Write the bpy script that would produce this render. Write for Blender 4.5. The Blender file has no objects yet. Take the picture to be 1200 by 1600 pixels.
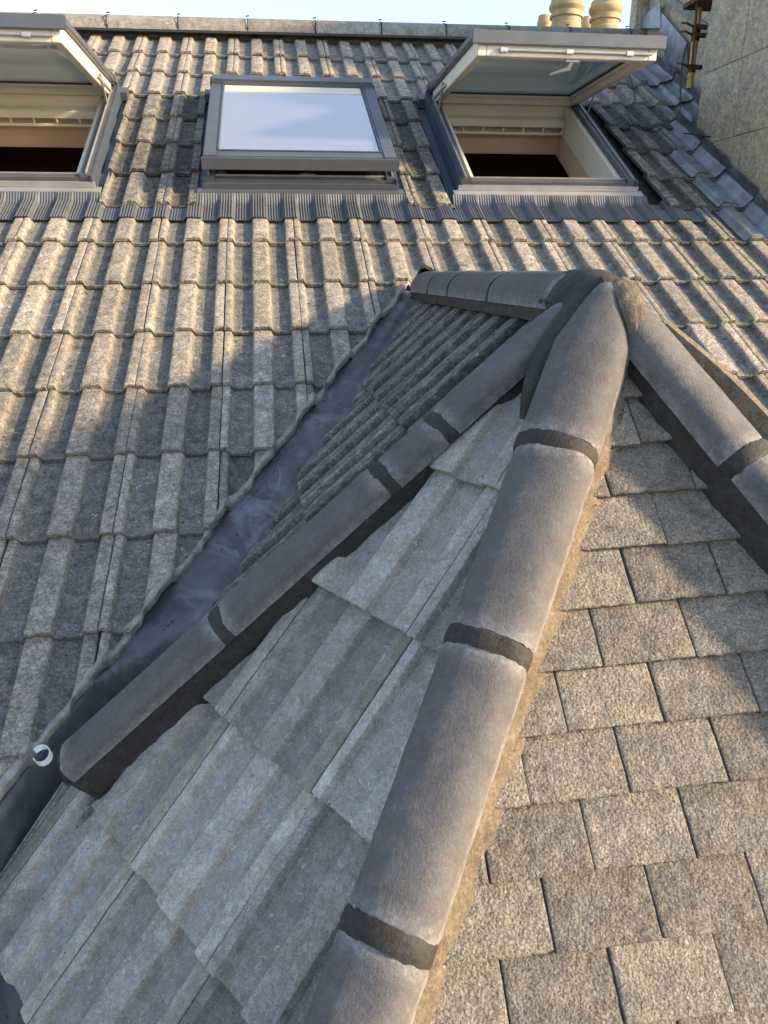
import bpy, bmesh, math, random
import numpy as np
from mathutils import Vector, Matrix, noise
S = bpy.context.scene
C = S.collection
rad = math.radians
V = lambda *a: np.array(a, float)
def unit(a): a = np.asarray(a, float); return a / np.linalg.norm(a)

# ------------------------------------------------------------------ camera
CX = unit(V(1, .03, -.16)); CY = unit(V(-203, 375, -1200)); CZ = np.cross(CX, CY)
WM = np.array([CX, CY, CZ])          # camera (right, up, back) -> world; camera stands at the origin
FPX = 1200.0
cam = bpy.data.objects.new('camera', bpy.data.cameras.new('camera')); C.objects.link(cam)
cam.matrix_world = Matrix([list(WM[i]) + [0] for i in range(3)] + [[0, 0, 0, 1]])
cam.data.sensor_fit = 'VERTICAL'; cam.data.sensor_height = 24; cam.data.lens = 24 * FPX / 1600
cam.data.clip_start = .05; cam.data.clip_end = 500
S.camera = cam

# ------------------------------------------------------------------ light
SUN_EL, SUN_AZ = 20.0, 23.0          # azimuth turned from +X towards the viewer (-Y)
sd = V(math.cos(rad(SUN_EL)) * math.cos(rad(SUN_AZ)), -math.cos(rad(SUN_EL)) * math.sin(rad(SUN_AZ)), math.sin(rad(SUN_EL)))
world = bpy.data.worlds.new("World"); S.world = world; world.use_nodes = True
wt = world.node_tree; wt.nodes.clear()
sky = wt.nodes.new('ShaderNodeTexSky'); sky.sky_type = 'NISHITA'; sky.sun_disc = False
sky.sun_elevation = rad(SUN_EL); sky.sun_rotation = math.atan2(sd[0], sd[1]); sky.air_density = 1.0; sky.dust_density = 1.2; sky.ozone_density = 1.2
bg = wt.nodes.new('ShaderNodeBackground'); bg.inputs[1].default_value = .15
wo = wt.nodes.new('ShaderNodeOutputWorld')
hsv = wt.nodes.new('ShaderNodeHueSaturation'); hsv.inputs['Saturation'].default_value = .80
wt.links.new(sky.outputs[0], hsv.inputs['Color']); wt.links.new(hsv.outputs[0], bg.inputs[0]); wt.links.new(bg.outputs[0], wo.inputs[0])
sun = bpy.data.objects.new('sun', bpy.data.lights.new('sun', 'SUN')); C.objects.link(sun)
sun.data.energy = 3.9; sun.data.angle = rad(3.6); sun.data.color = (1, .70, .40)
sun.rotation_euler = Vector(sd).to_track_quat('Z', 'Y').to_euler()
S.view_settings.view_transform = 'Standard'; S.view_settings.look = 'None'
S.view_settings.exposure = 1.52; S.view_settings.gamma = 1
S.render.engine = 'CYCLES'

# ------------------------------------------------------------------ frames of the roof planes
class Frame:
    def __init__(s, o, R): s.o = V(*o); s.R = np.array(R, float); s.n = s.R[:, 2]
    def w(s, u, v, h=0): return s.o + s.R @ V(u, v, h)
    def ws(s, A): return s.o + np.asarray(A) @ s.R.T
    def uv(s, P): return s.R.T @ (np.asarray(P) - s.o)
def ray(x, y): return WM @ V((x - 600) / FPX, (800 - y) / FPX, -1)
def hit(o, n, x, y):
    d = ray(x, y); return d * (np.dot(o, n) / np.dot(d, n))
def inter(o1, n1, o2, n2):
    d = unit(np.cross(n1, n2)); c = np.linalg.solve(np.array([n1, n2, d]), [n1 @ o1, n2 @ o2, 0])
    return c, (d if d[2] > 0 else -d)
def pj(P):
    c = WM.T @ np.asarray(P); return (600 + FPX * c[0] / -c[2], 800 - FPX * c[1] / -c[2])
FM = Frame((-0.1148, 3.695, 0.1449), [[0.9994, 0.0107, -0.0344], [-0.0266, 0.8591, -0.5111], [0.0241, 0.5117, 0.8588]])
GM, TW = .3406, .30
F2 = Frame((-0.2826, 1.3132, -1.131), [[0.5387, 0.573, -0.6176], [-0.8418, 0.3389, -0.4202], [-0.0315, 0.7462, 0.6649]])
G2 = .3332
F3 = Frame((0.4911, 0.898, -0.8686), [[0.9954, -0.0195, -0.0935], [-0.0589, 0.6431, -0.7635], [0.075, 0.7655, 0.639]])
G3, W3 = .103, .165
RX = .735                                   # x of the bay ridge
n4 = V(-.7037, 0, .7105); e24 = V(.7105, 0, .7037)
VA, VB, VBO = hit(FM.o, FM.n, 625, 450), hit(FM.o, FM.n, 0, 1228), hit(FM.o, FM.n, 0, 1335)     # valley line on the main slope
P4pt = VA + V(.085, 0, 0)
zr = P4pt[2] + (RX - P4pt[0]) * e24[2] / e24[0]
F4 = Frame(V(RX, 1.75, zr) - e24 * .52, np.array([V(0, -1, 0), e24, n4]).T)
G4 = .36
def mirror(F):                               # mirror a slope about the vertical plane x = RX
    m = lambda a: V(-a[0], a[1], a[2]); o = V(2 * RX - F.o[0], F.o[1], F.o[2])
    e1, e2, n = m(F.R[:, 0]), m(F.R[:, 1]), m(F.R[:, 2]); return Frame(o, np.array([-e1, e2, n]).T)
F5, F6 = mirror(F2), mirror(F4)
c0, d0 = inter(F2.o, F2.n, F4.o, F4.n)       # hip between the side slope and the angled slope
c1, d1 = inter(F2.o, F2.n, F3.o, F3.n)       # hip between the angled slope and the front slope
c2, d2 = inter(F3.o, F3.n, F5.o, F5.n)
c3, d3 = inter(F5.o, F5.n, F6.o, F6.n)
at_z = lambda c, d, z: c + d * ((z - c[2]) / d[2])

# ------------------------------------------------------------------ materials
def nodes(name):
    m = bpy.data.materials.new(name); m.use_nodes = True; t = m.node_tree; t.nodes.clear()
    o = t.nodes.new('ShaderNodeOutputMaterial'); b = t.nodes.new('ShaderNodeBsdfPrincipled'); t.links.new(b.outputs[0], o.inputs[0])
    return m, t, b
class NT:
    def __init__(s, t): s.t = t
    def n(s, k, **kw):
        x = s.t.nodes.new(k)
        for a, b in kw.items(): setattr(x, a, b)
        return x
    def l(s, a, b): s.t.links.new(a, b)
    def coord(s, shift=True, stretch=None):
        g = s.n('ShaderNodeTexCoord'); ge = s.n('ShaderNodeNewGeometry'); src = ge.outputs['Position']
        if shift:
            oi = s.n('ShaderNodeObjectInfo'); mu = s.n('ShaderNodeMath', operation='MULTIPLY'); s.l(oi.outputs['Random'], mu.inputs[0]); mu.inputs[1].default_value = 53.0
            ad = s.n('ShaderNodeVectorMath', operation='ADD'); s.l(src, ad.inputs[0]); s.l(mu.outputs[0], ad.inputs[1]); src = ad.outputs[0]
        return src
    def noise(s, co, scale, detail=4, rough=.6, dist=0):
        x = s.n('ShaderNodeTexNoise'); x.inputs['Scale'].default_value = scale; x.inputs['Detail'].default_value = detail
        x.inputs['Roughness'].default_value = rough; x.inputs['Distortion'].default_value = dist; s.l(co, x.inputs['Vector']); return x.outputs['Fac']
    def ramp(s, fac, stops):
        r = s.n('ShaderNodeValToRGB'); e = r.color_ramp.elements
        while len(e) < len(stops): e.new(.5)
        for i, (p, c) in enumerate(stops):
            e[i].position = p; e[i].color = (c, c, c, 1) if not hasattr(c, '__len__') else (*c, 1)
        s.l(fac, r.inputs[0]); return r.outputs[0]
    def mix(s, f, a, b, mode='MIX'):
        m = s.n('ShaderNodeMix', data_type='RGBA', blend_type=mode)
        for sock, v in ((m.inputs[0], f), (m.inputs[6], a), (m.inputs[7], b)):
            if hasattr(v, 'links'): s.l(v, sock)
            elif hasattr(v, '__len__'): sock.default_value = (*v, 1)
            else: sock.default_value = v
        return m.outputs[2]
    def math(s, op, a, b=0.0):
        m = s.n('ShaderNodeMath', operation=op)
        for sock, v in ((m.inputs[0], a), (m.inputs[1], b)):
            if hasattr(v, 'links'): s.l(v, sock)
            else: sock.default_value = v
        return m.outputs[0]
    def attr(s, name):
        a = s.n('ShaderNodeAttribute'); a.attribute_name = name; return a.outputs['Fac']

def oirand(q, k):
    oi = q.n('ShaderNodeObjectInfo'); return q.math('FRACT', q.math('MULTIPLY', oi.outputs['Random'], k * 10))
def concrete(name, base, dark, light, pan=None, grain=.0012, gscale=260, moss=None, lichen=.5, spots=.35, rough=.95, tan=None, objvar=.25, big=9, streak=0, speck=.5, edge=0, mott=.45, scol=(.30, .235, .16)):
    m, t, b = nodes(name); q = NT(t); co = q.coord()
    a = q.noise(co, big, 6, .65); c = q.mix(q.ramp(a, [(.34, 0), (.66, 1)]), base, dark)
    if tan: c = q.mix(q.ramp(q.noise(co, big * 1.7, 4, .6, .4), [(.42, 0), (.66, 1)]), c, tan)
    c = q.mix(q.ramp(q.noise(co, big * 2.6, 5, .7, .3), [(.52, 0), (.64, lichen * .8)]), c, light)
    fine = q.noise(co, 90, 5, .75); c = q.mix(q.ramp(fine, [(.40, 0), (.72, lichen)]), c, light)
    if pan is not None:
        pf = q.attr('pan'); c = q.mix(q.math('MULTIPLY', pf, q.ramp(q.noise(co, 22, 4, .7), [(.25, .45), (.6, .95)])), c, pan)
    # dark biological blotches
    c = q.mix(q.math('MULTIPLY', q.ramp(q.noise(co, 38, 6, .7, .6), [(.60, 0), (.68, 1)]), spots), c, [x * .35 for x in dark])
    # pale lichen
    c = q.mix(q.math('MULTIPLY', q.ramp(q.noise(co, 55, 3, .6, 1.0), [(.64, 0), (.70, 1)]), lichen), c, [min(.62, x * 1.5) for x in light])
    if streak:
        sf = q.attr('streak'); c = q.mix(q.math('MULTIPLY', q.math('MULTIPLY', sf, q.ramp(oirand(q, 3.7), [(.2, .15), (.9, 1)])), q.ramp(q.noise(co, 60, 5, .8), [(.3, .15), (.65, streak)])), c, scol)
    if moss:
        mf = q.attr('moss'); c = q.mix(q.math('MULTIPLY', q.math('MULTIPLY', mf, q.ramp(oirand(q, 7.3), [(.25, 0), (.6, 1)])), q.ramp(q.noise(co, 45, 5, .8), [(.35, .1), (.62, .8)])), c, moss)
    if edge:
        c = q.mix(q.math('MULTIPLY', q.attr('rim'), q.ramp(q.noise(co, 30, 5, .8), [(.35, .1), (.65, edge)])), c, light)
    g = q.noise(co, gscale, 3, .7); c = q.mix(q.ramp(g, [(.3, speck), (.55, 0)]), c, [x * .4 for x in dark])
    c = q.mix(q.ramp(g, [(.58, 0), (.78, speck)]), c, light)
    mm = q.math('ADD', q.math('MULTIPLY', q.ramp(q.noise(co, 27, 6, .72, .2), [(.36, 0), (.64, 1)]), mott), 1 - mott * .55)
    m2_ = q.math('ADD', q.math('MULTIPLY', q.ramp(q.noise(co, 120, 3, .7), [(.36, 0), (.64, 1)]), mott * .8), 1 - mott * .4)
    c = q.mix(1.0, c, q.math('MULTIPLY', mm, m2_), 'MULTIPLY')
    oi = q.n('ShaderNodeObjectInfo'); rv = q.math('ADD', q.math('MULTIPLY', oi.outputs['Random'], objvar), 1 - objvar * .55)
    hs = q.n('ShaderNodeHueSaturation'); q.l(c, hs.inputs['Color']); q.l(rv, hs.inputs['Value']); q.l(hs.outputs[0], b.inputs['Base Color'])
    b.inputs['Roughness'].default_value = rough; b.inputs['Specular IOR Level'].default_value = .25
    v = q.n('ShaderNodeTexVoronoi'); v.inputs['Scale'].default_value = gscale * .55; q.l(co, v.inputs['Vector'])
    hsum = q.math('ADD', q.math('MULTIPLY', g, 1.0), q.math('MULTIPLY', v.outputs['Distance'], -.6))
    hsum = q.math('ADD', hsum, q.math('MULTIPLY', q.noise(co, 45, 4, .7), 1.6))
    bp = q.n('ShaderNodeBump'); bp.inputs['Strength'].default_value = 1; bp.inputs['Distance'].default_value = grain
    q.l(hsum, bp.inputs['Height']); q.l(bp.outputs[0], b.inputs['Normal'])
    return m
def metal(name, col, rough=.4, metallic=.0, spec=.5, var=.15, bump=.0, scale=20, blotch=None, dirt=.25):
    m, t, b = nodes(name); q = NT(t); co = q.coord(False)
    a = q.noise(co, scale, 5, .65); c = q.mix(q.ramp(a, [(.35, 0), (.68, 1)]), [x * (1 - var) for x in col], [min(1, x * (1 + var)) for x in col])
    if blotch: c = q.mix(q.ramp(q.noise(co, scale * .6, 5, .7, .8), [(.52, 0), (.66, .85)]), c, blotch)
    c = q.mix(q.math('MULTIPLY', q.ramp(q.noise(co, 130, 4, .7), [(.5, 0), (.75, 1)]), dirt), c, (.12, .11, .10))
    q.l(c, b.inputs['Base Color']); q.l(q.ramp(q.noise(co, 35, 3, .6), [(.3, rough * .8), (.7, min(1, rough * 1.3))]), b.inputs['Roughness'])
    b.inputs['Metallic'].default_value = metallic; b.inputs['Specular IOR Level'].default_value = spec
    if bump:
        bp = q.n('ShaderNodeBump'); bp.inputs['Distance'].default_value = bump; bp.inputs['Strength'].default_value = 1
        q.l(q.noise(co, scale * 1.2, 4, .55), bp.inputs['Height']); q.l(bp.outputs[0], b.inputs['Normal'])
    return m
MT = {}
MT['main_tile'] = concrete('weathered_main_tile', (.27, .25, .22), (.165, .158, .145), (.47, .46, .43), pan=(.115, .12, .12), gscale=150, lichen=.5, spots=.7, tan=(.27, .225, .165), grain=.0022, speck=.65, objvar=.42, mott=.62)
MT['shaded_mossy_tile'] = concrete('shaded_mossy_main_tile', (.17, .165, .15), (.085, .083, .075), (.36, .36, .34), pan=(.06, .062, .06), gscale=130, lichen=.55, spots=.95, tan=(.20, .18, .14), grain=.003, speck=.6, objvar=.45, mott=.75)  # darkened for moss and for the missing sunlight, both put into the colour
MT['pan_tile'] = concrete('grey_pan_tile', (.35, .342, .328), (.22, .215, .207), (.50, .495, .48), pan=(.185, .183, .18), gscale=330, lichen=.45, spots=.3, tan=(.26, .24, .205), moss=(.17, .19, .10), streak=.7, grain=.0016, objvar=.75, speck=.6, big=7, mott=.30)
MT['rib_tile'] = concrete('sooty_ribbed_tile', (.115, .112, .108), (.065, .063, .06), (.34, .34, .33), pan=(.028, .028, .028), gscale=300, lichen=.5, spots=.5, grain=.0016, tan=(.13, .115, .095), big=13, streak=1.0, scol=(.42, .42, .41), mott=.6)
MT['plain_tile'] = concrete('granular_plain_tile', (.235, .222, .20), (.15, .142, .132), (.44, .42, .385), gscale=300, lichen=.30, spots=.5, tan=(.245, .215, .175), mott=.42, grain=.0046, objvar=.34, speck=.9)
MT['ridge_tile'] = concrete('smooth_ridge_tile', (.100, .100, .103), (.074, .075, .078), (.26, .26, .265), gscale=420, lichen=.09, spots=.07, grain=.0007, objvar=.24, speck=.24, mott=.20, big=8, edge=.9, rough=.8)
MT['old_ridge'] = concrete('old_ridge_tile', (.27, .26, .24), (.19, .18, .17), (.40, .39, .36), gscale=200, lichen=.3, spots=.2, grain=.001)
MT['mortar'] = concrete('fresh_dark_mortar', (.040, .038, .036), (.028, .026, .025), (.085, .08, .075), gscale=300, lichen=.10, spots=.05, grain=.0010, objvar=.1, speck=.2, big=16, rough=.7)
MT['dry_mortar'] = concrete('dry_sand_mortar', (.16, .135, .10), (.11, .09, .068), (.25, .215, .165), gscale=300, lichen=.2, spots=.15, grain=.002, objvar=.1, speck=.4, big=20, rough=.85)
MT['stone'] = concrete('weathered_stone', (.50, .44, .34), (.30, .265, .21), (.60, .56, .47), gscale=70, lichen=.3, spots=.30, tan=(.42, .34, .22), grain=.008, objvar=.12, speck=.45, big=3.2)
MT['lead'] = metal('lead_sheet', (.10, .108, .125), .42, .25, .5, .35, .006, 9, blotch=(.22, .235, .265), dirt=.45)
MT['lead_pale'] = metal('pale_lead_sheet', (.19, .205, .235), .40, .25, .5, .35, .006, 9, blotch=(.32, .335, .36), dirt=.4)
MT['lead_lip'] = metal('weathered_lead_edge', (.30, .285, .25), .6, .15, .4, .3, .003, 30, blotch=(.16, .17, .19), dirt=.5)
MT['clad'] = metal('grey_cladding', (.080, .092, .112), .38, .2, .5, .10, 0, 10, dirt=.12)
MT['clad_blue'] = metal('blue_grey_flashing', (.075, .10, .14), .42, .4, .5, .15, .001, 10, dirt=.15)
MT['pleat'] = metal('pleated_apron', (.095, .108, .125), .5, .3, .5, .15, 0, 10, dirt=.15)
MT['alu'] = metal('bare_aluminium', (.42, .42, .43), .35, .6, .5, .1, 0, 10, dirt=.2)
MT['white'] = metal('cream_painted_wood', (.60, .58, .51), .45, 0, .4, .05, 0, 6, dirt=.12)
MT['plaster'] = metal('pinkish_lining', (.52, .38, .28), .8, 0, .2, .08, 0, 4, dirt=.05)
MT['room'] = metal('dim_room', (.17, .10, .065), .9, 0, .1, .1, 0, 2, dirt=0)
MT['terracotta'] = metal('buff_terracotta', (.38, .30, .185), .8, 0, .2, .2, .002, 12, dirt=.3)
MT['rust'] = metal('rusty_iron', (.10, .05, .03), .8, .2, .3, .4, .002, 40, dirt=.3)
MT['yellow'] = metal('flaking_yellow_pipe', (.46, .30, .09), .6, 0, .4, .3, .001, 20, blotch=(.20, .12, .06), dirt=.4)
MT['cable'] = metal('black_cable', (.02, .02, .022), .5, 0, .4, .1, 0, 10, dirt=.1)
MT['plastic'] = metal('pale_plastic', (.50, .56, .60), .35, 0, .5, .05, 0, 10, dirt=.1)
MT['felt'] = metal('underlay', (.035, .033, .03), .9, 0, .2, .2, 0, 20)
MT['ground'] = metal('paved_yard', (.16, .15, .135), .9, 0, .2, .3, 0, 1.5)
MT['moss'] = metal('dead_moss', (.07, .05, .025), .95, 0, .1, .5, .004, 90)
def glass_mat(name, closed):
    m, t, b = nodes(name); q = NT(t)
    if closed:
        b.inputs['Base Color'].default_value = (.80, .79, .765, 1); b.inputs['Roughness'].default_value = .05; b.inputs['Metallic'].default_value = .85
        b.inputs['IOR'].default_value = 1.9; b.inputs['Specular IOR Level'].default_value = .9
    else:
        t.nodes.remove(b); o = [x for x in t.nodes if x.type == 'OUTPUT_MATERIAL'][0]
        tr = q.n('ShaderNodeBsdfTransparent'); tr.inputs[0].default_value = (.84, .89, .86, 1)
        gl = q.n('ShaderNodeBsdfGlossy'); gl.inputs['Roughness'].default_value = .03; gl.inputs[0].default_value = (.9, .95, .92, 1)
        fr = q.n('ShaderNodeFresnel'); fr.inputs[0].default_value = 1.7; mx = q.n('ShaderNodeMixShader')
        tl = q.n('ShaderNodeBsdfTranslucent'); tl.inputs[0].default_value = (.76, .80, .76, 1); m2 = q.n('ShaderNodeMixShader'); m2.inputs[0].default_value = .55; q.l(tr.outputs[0], m2.inputs[1]); q.l(tl.outputs[0], m2.inputs[2])
        q.l(q.math('ADD', fr.outputs[0], .10), mx.inputs[0]); q.l(m2.outputs[0], mx.inputs[1]); q.l(gl.outputs[0], mx.inputs[2]); q.l(mx.outputs[0], o.inputs[0])
    return m
MT['pane'] = glass_mat('sky_reflecting_pane', True); MT['glass'] = glass_mat('greenish_glass', False)

# ------------------------------------------------------------------ object helpers
WLOC = {}
def setp(o, label=None, cat=None, group=None, kind=None, category=None):
    cat = cat or category
    for k, v in (('label', label), ('category', cat), ('group', group), ('kind', kind)):
        if v: o[k] = v
    return o
def thing(name, loc, label, cat, group=None):
    o = bpy.data.objects.new(name, None); C.objects.link(o); o.location = Vector(loc); o.empty_display_size = .1; WLOC[o] = V(*loc)
    return setp(o, label, cat, group)
def link(name, verts, faces, mat, parent=None, attrs=None, smooth=True, auto=35, **tags):
    verts = np.asarray(verts, float).reshape(-1, 3); c = (verts.min(0) + verts.max(0)) / 2
    me = bpy.data.meshes.new(name); me.from_pydata((verts - c).tolist(), [], faces)
    for k, a in (attrs or {}).items():
        at = me.attributes.new(k, 'FLOAT', 'POINT'); at.data.foreach_set('value', np.asarray(a, np.float32))
    return link_me(name, me, c, mat, parent, smooth, auto, **tags)
def link_me(name, me, c, mat, parent=None, smooth=True, auto=35, **tags):
    me.materials.append(MT[mat] if isinstance(mat, str) else mat)
    me.validate(); me.update()
    if smooth:
        me.polygons.foreach_set('use_smooth', [True] * len(me.polygons))
        me.set_sharp_from_angle(angle=rad(auto))
    o = bpy.data.objects.new(name, me); C.objects.link(o)
    if parent is not None: o.parent = parent; o.location = Vector(c - WLOC[parent])
    else: o.location = Vector(c)
    WLOC[o] = np.array(c); return setp(o, **tags)
class MB:
    """collects pieces into one mesh"""
    def __init__(s): s.v = []; s.f = []; s.a = {}
    def add(s, v, f, a=None):
        k = len(s.v); s.v += [list(map(float, x)) for x in v]; s.f += [tuple(i + k for i in q) for q in f]
        for key in set(s.a) | set(a or {}):
            cur = s.a.setdefault(key, [0.0] * k)
            cur += list(a[key]) if a and key in a else [0.0] * (len(s.v) - k)
        return s
    def box(s, F, u0, u1, v0, v1, h0, h1, bev=.002):
        bm = bmesh.new(); bmesh.ops.create_cube(bm, size=1)
        for w in bm.verts: w.co = Vector(((u0 + u1) / 2 + w.co.x * (u1 - u0), (v0 + v1) / 2 + w.co.y * (v1 - v0), (h0 + h1) / 2 + w.co.z * (h1 - h0)))
        b = min(bev, abs(u1 - u0) * .3, abs(v1 - v0) * .3, abs(h1 - h0) * .3)
        if b > 0: bmesh.ops.bevel(bm, geom=bm.edges[:], offset=b, segments=2, affect='EDGES')
        bm.verts.index_update(); vs = F.ws([tuple(w.co) for w in bm.verts]); s.add(vs, [[w.index for w in f.verts] for f in bm.faces]); bm.free(); return s
    def tube(s, pts, r, seg=8, closed=False):
        pts = [V(*p) for p in pts]; n = len(pts); rr = r if hasattr(r, '__len__') else [r] * n; vs = []; up = V(0, 0, 1)
        for i, p in enumerate(pts):
            t = unit(pts[(i + 1) % n] - pts[i - 1]) if closed else unit(pts[min(i + 1, n - 1)] - pts[max(i - 1, 0)])
            if abs(t @ up) > .95: up = V(0, 1, .1)
            a = unit(np.cross(t, up)); b = np.cross(a, t); up = b
            for k in range(seg): th = 2 * math.pi * k / seg; vs.append(p + rr[i] * (a * math.cos(th) + b * math.sin(th)))
        f = [(i * seg + k, i * seg + (k + 1) % seg, ((i + 1) % n) * seg + (k + 1) % seg, ((i + 1) % n) * seg + k) for i in range(n if closed else n - 1) for k in range(seg)]
        if not closed: f += [tuple(range(seg))[::-1], tuple((n - 1) * seg + k for k in range(seg))]
        return s.add(vs, f)
    def slab(s, poly, n, th):
        """closed slab: polygon (world points) extruded by -th along n"""
        poly = [V(*p) for p in poly]; k = len(poly); vs = poly + [p - n * th for p in poly]
        return s.add(vs, [tuple(range(k)), tuple(range(2 * k - 1, k - 1, -1))] + [(i, i + k, (i + 1) % k + k, (i + 1) % k) for i in range(k)])
    def lathe(s, base, prof, seg=28, ax=V(0, 0, 1)):
        a = unit(np.cross(ax, V(1, .2, 0))); b = np.cross(ax, a); vs = []
        for r, z in prof:
            for k in range(seg): th = 2 * math.pi * k / seg; vs.append(V(*base) + ax * z + r * (a * math.cos(th) + b * math.sin(th)))
        f = [(i * seg + k, i * seg + (k + 1) % seg, (i + 1) * seg + (k + 1) % seg, (i + 1) * seg + k) for i in range(len(prof) - 1) for k in range(seg)]
        return s.add(vs, f)
    def build(s, name, mat, parent=None, smooth=True, auto=35, **tags): return link(name, s.v, s.f, mat, parent, s.a, smooth, auto, **tags)
def fbm(p, s, o=4): return noise.fractal(Vector(p) * s, 1.0, 2.0, o)
def grid_solid(top, bot, nu, nv):
    """top/bot: (nv, nu, 3) -> closed solid"""
    vs = np.concatenate([top.reshape(-1, 3), bot.reshape(-1, 3)]); N = nu * nv; f = []
    for j in range(nv - 1):
        for i in range(nu - 1):
            a = j * nu + i; f.append((a, a + 1, a + nu + 1, a + nu)); f.append((a + N, a + nu + N, a + nu + 1 + N, a + 1 + N))
    for i in range(nu - 1):
        a = i; f.append((a, a + N, a + 1 + N, a + 1)); a = (nv - 1) * nu + i; f.append((a, a + 1, a + 1 + N, a + N))
    for j in range(nv - 1):
        a = j * nu; f.append((a, a + nu, a + nu + N, a + N)); a = j * nu + nu - 1; f.append((a, a + N, a + nu + N, a + nu))
    return vs, f

# ------------------------------------------------------------------ roof tiles
PROF = [(.0012, -.005), (.003, -.0015), (.008, 0), (.021, -.0005), (.0255, -.0030), (.034, -.028), (.039, -.0310), (.07, -.0320), (.101, -.0310), (.106, -.028), (.1135, -.0030), (.118, -.0005),
        (.133, 0), (.147, .0005), (.160, 0), (.175, -.0005), (.1795, -.0030), (.188, -.028), (.193, -.0310), (.22, -.0320), (.250, -.0310), (.255, -.028), (.2625, -.0030), (.267, -.0005), (.283, 0), (.292, 0), (.2972, -.0015), (.2988, -.005)]
LOWP = [(u, h * .56) for u, h in PROF]; RIBP = PROF; PROF = [(u, h * .80) for u, h in PROF]
def refine(P, m):
    out = []
    for (a, b), (c, d) in zip(P[:-1], P[1:]):
        k = max(1, int(math.ceil((c - a) / m))); out += [(a + (c - a) * i / k, b + (d - b) * i / k) for i in range(k)]
    return out + [P[-1]]
def prof_h(u, P=PROF, W=TW): u = u % W; return float(np.interp(u, [p[0] for p in P], [p[1] for p in P]))
def tile_mesh(F, u0, v0, P, G, th, drop, over=.05, m=.012, rows=9, amp=.0010, seed=0, yaw=0.0, lift=0.0, jag=.0016):
    P = refine(P, m); vl = [0, .0018, .005] + list(np.linspace(.02, G + over, rows))
    W = P[-1][0]; top = np.zeros((len(vl), len(P), 3)); bot = top.copy(); pan = []; st = []; mo = []
    h0_ = min(p[1] for p in P); off = seed * 3.17
    for j, v in enumerate(vl):
        for i, (u, h) in enumerate(P):
            e = -.0035 if j == 0 else (-.0009 if j == 1 else 0)
            nz = amp * (noise.noise(Vector((u * 38 + off, v * 38, seed))) + .6 * noise.noise(Vector((u * 110 + off, v * 110, seed + 5))))
            jg = (jag * (noise.noise(Vector((u * 60 + off, 0, seed + 9))) + .8 * noise.noise(Vector((u * 210 + off, 0, seed + 2)))) if j < 3 else 0)
            vv = v + jg; uu = u - W / 2; uu, vv2 = uu - yaw * vv, vv + yaw * uu; hh = h - drop * v / G + nz + e + lift
            top[j, i] = (u0 + uu + W / 2, v0 + vv2, hh)
            bot[j, i] = (u0 + uu + W / 2, v0 + vv2 + (.0015 if j < 3 else 0), h - drop * v / G - th + lift)
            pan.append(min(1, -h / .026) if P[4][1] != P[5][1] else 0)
            st.append(.85 * (math.exp(-((u - .114) / .005) ** 2) + math.exp(-((u - .264) / .005) ** 2) + .6 * math.exp(-((u - .177) / .004) ** 2)) if drop < .02 and h0_ < -.03 else math.exp(-((u - .186) / .010) ** 2) + .7 * math.exp(-((u - .03) / .008) ** 2)); mo.append(max(0, 1 - abs(u - .284) / .022))
    vs, f = grid_solid(F.ws(top), F.ws(bot), len(P), len(vl))
    return vs, f, {'pan': pan * 2, 'streak': st * 2, 'moss': mo * 2}
def cut(vs, f, at, cuts):
    """cut a closed tile by world planes (point, normal): the normal's side is thrown away"""
    cuts = [(p, n) for p, n in cuts if ((vs - p) @ n).max() > 1e-4]
    if not cuts: return vs, f, at
    for p, n in cuts:
        if ((vs - p) @ n).min() > -.004: return None
    bm = bmesh.new(); ks = list(at); L = {k: bm.verts.layers.float.new(k) for k in ks}
    bv = [bm.verts.new(x) for x in vs]
    for k in ks:
        for x, val in zip(bv, at[k]): x[L[k]] = float(val)
    for q in f: bm.faces.new([bv[i] for i in q])
    for p, n in cuts:
        r = bmesh.ops.bisect_plane(bm, geom=bm.verts[:] + bm.edges[:] + bm.faces[:], plane_co=Vector(p), plane_no=Vector(n), clear_outer=True, dist=1e-6)
        es = [e for e in r['geom_cut'] if isinstance(e, bmesh.types.BMEdge) and e.is_valid and e.is_boundary]
        if es:
            try: bmesh.ops.holes_fill(bm, edges=es, sides=0)
            except Exception: pass
    if len(bm.faces) < 8: bm.free(); return None
    bmesh.ops.triangulate(bm, faces=[q for q in bm.faces if len(q.verts) > 4])
    bm.verts.index_update(); vs = np.array([x.co[:] for x in bm.verts]); f = [[w.index for w in q.verts] for q in bm.faces]; at = {k: [x[L[k]] for x in bm.verts] for k in ks}
    bm.free(); return vs, f, at
def vplane(c, d, side, off=0.0):
    """vertical plane through the line c + t d; its normal points to 'side'"""
    n = unit(np.cross(d, V(0, 0, 1)));  n = n if n @ side > 0 else -n
    return (c + n * off, n)
def uplane(F, u, s, lean=0): return (F.w(u, 0), F.R[:, 0] * s)
def tplane(F, v, s): return (F.w(0, v), F.R[:, 1] * s)

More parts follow.
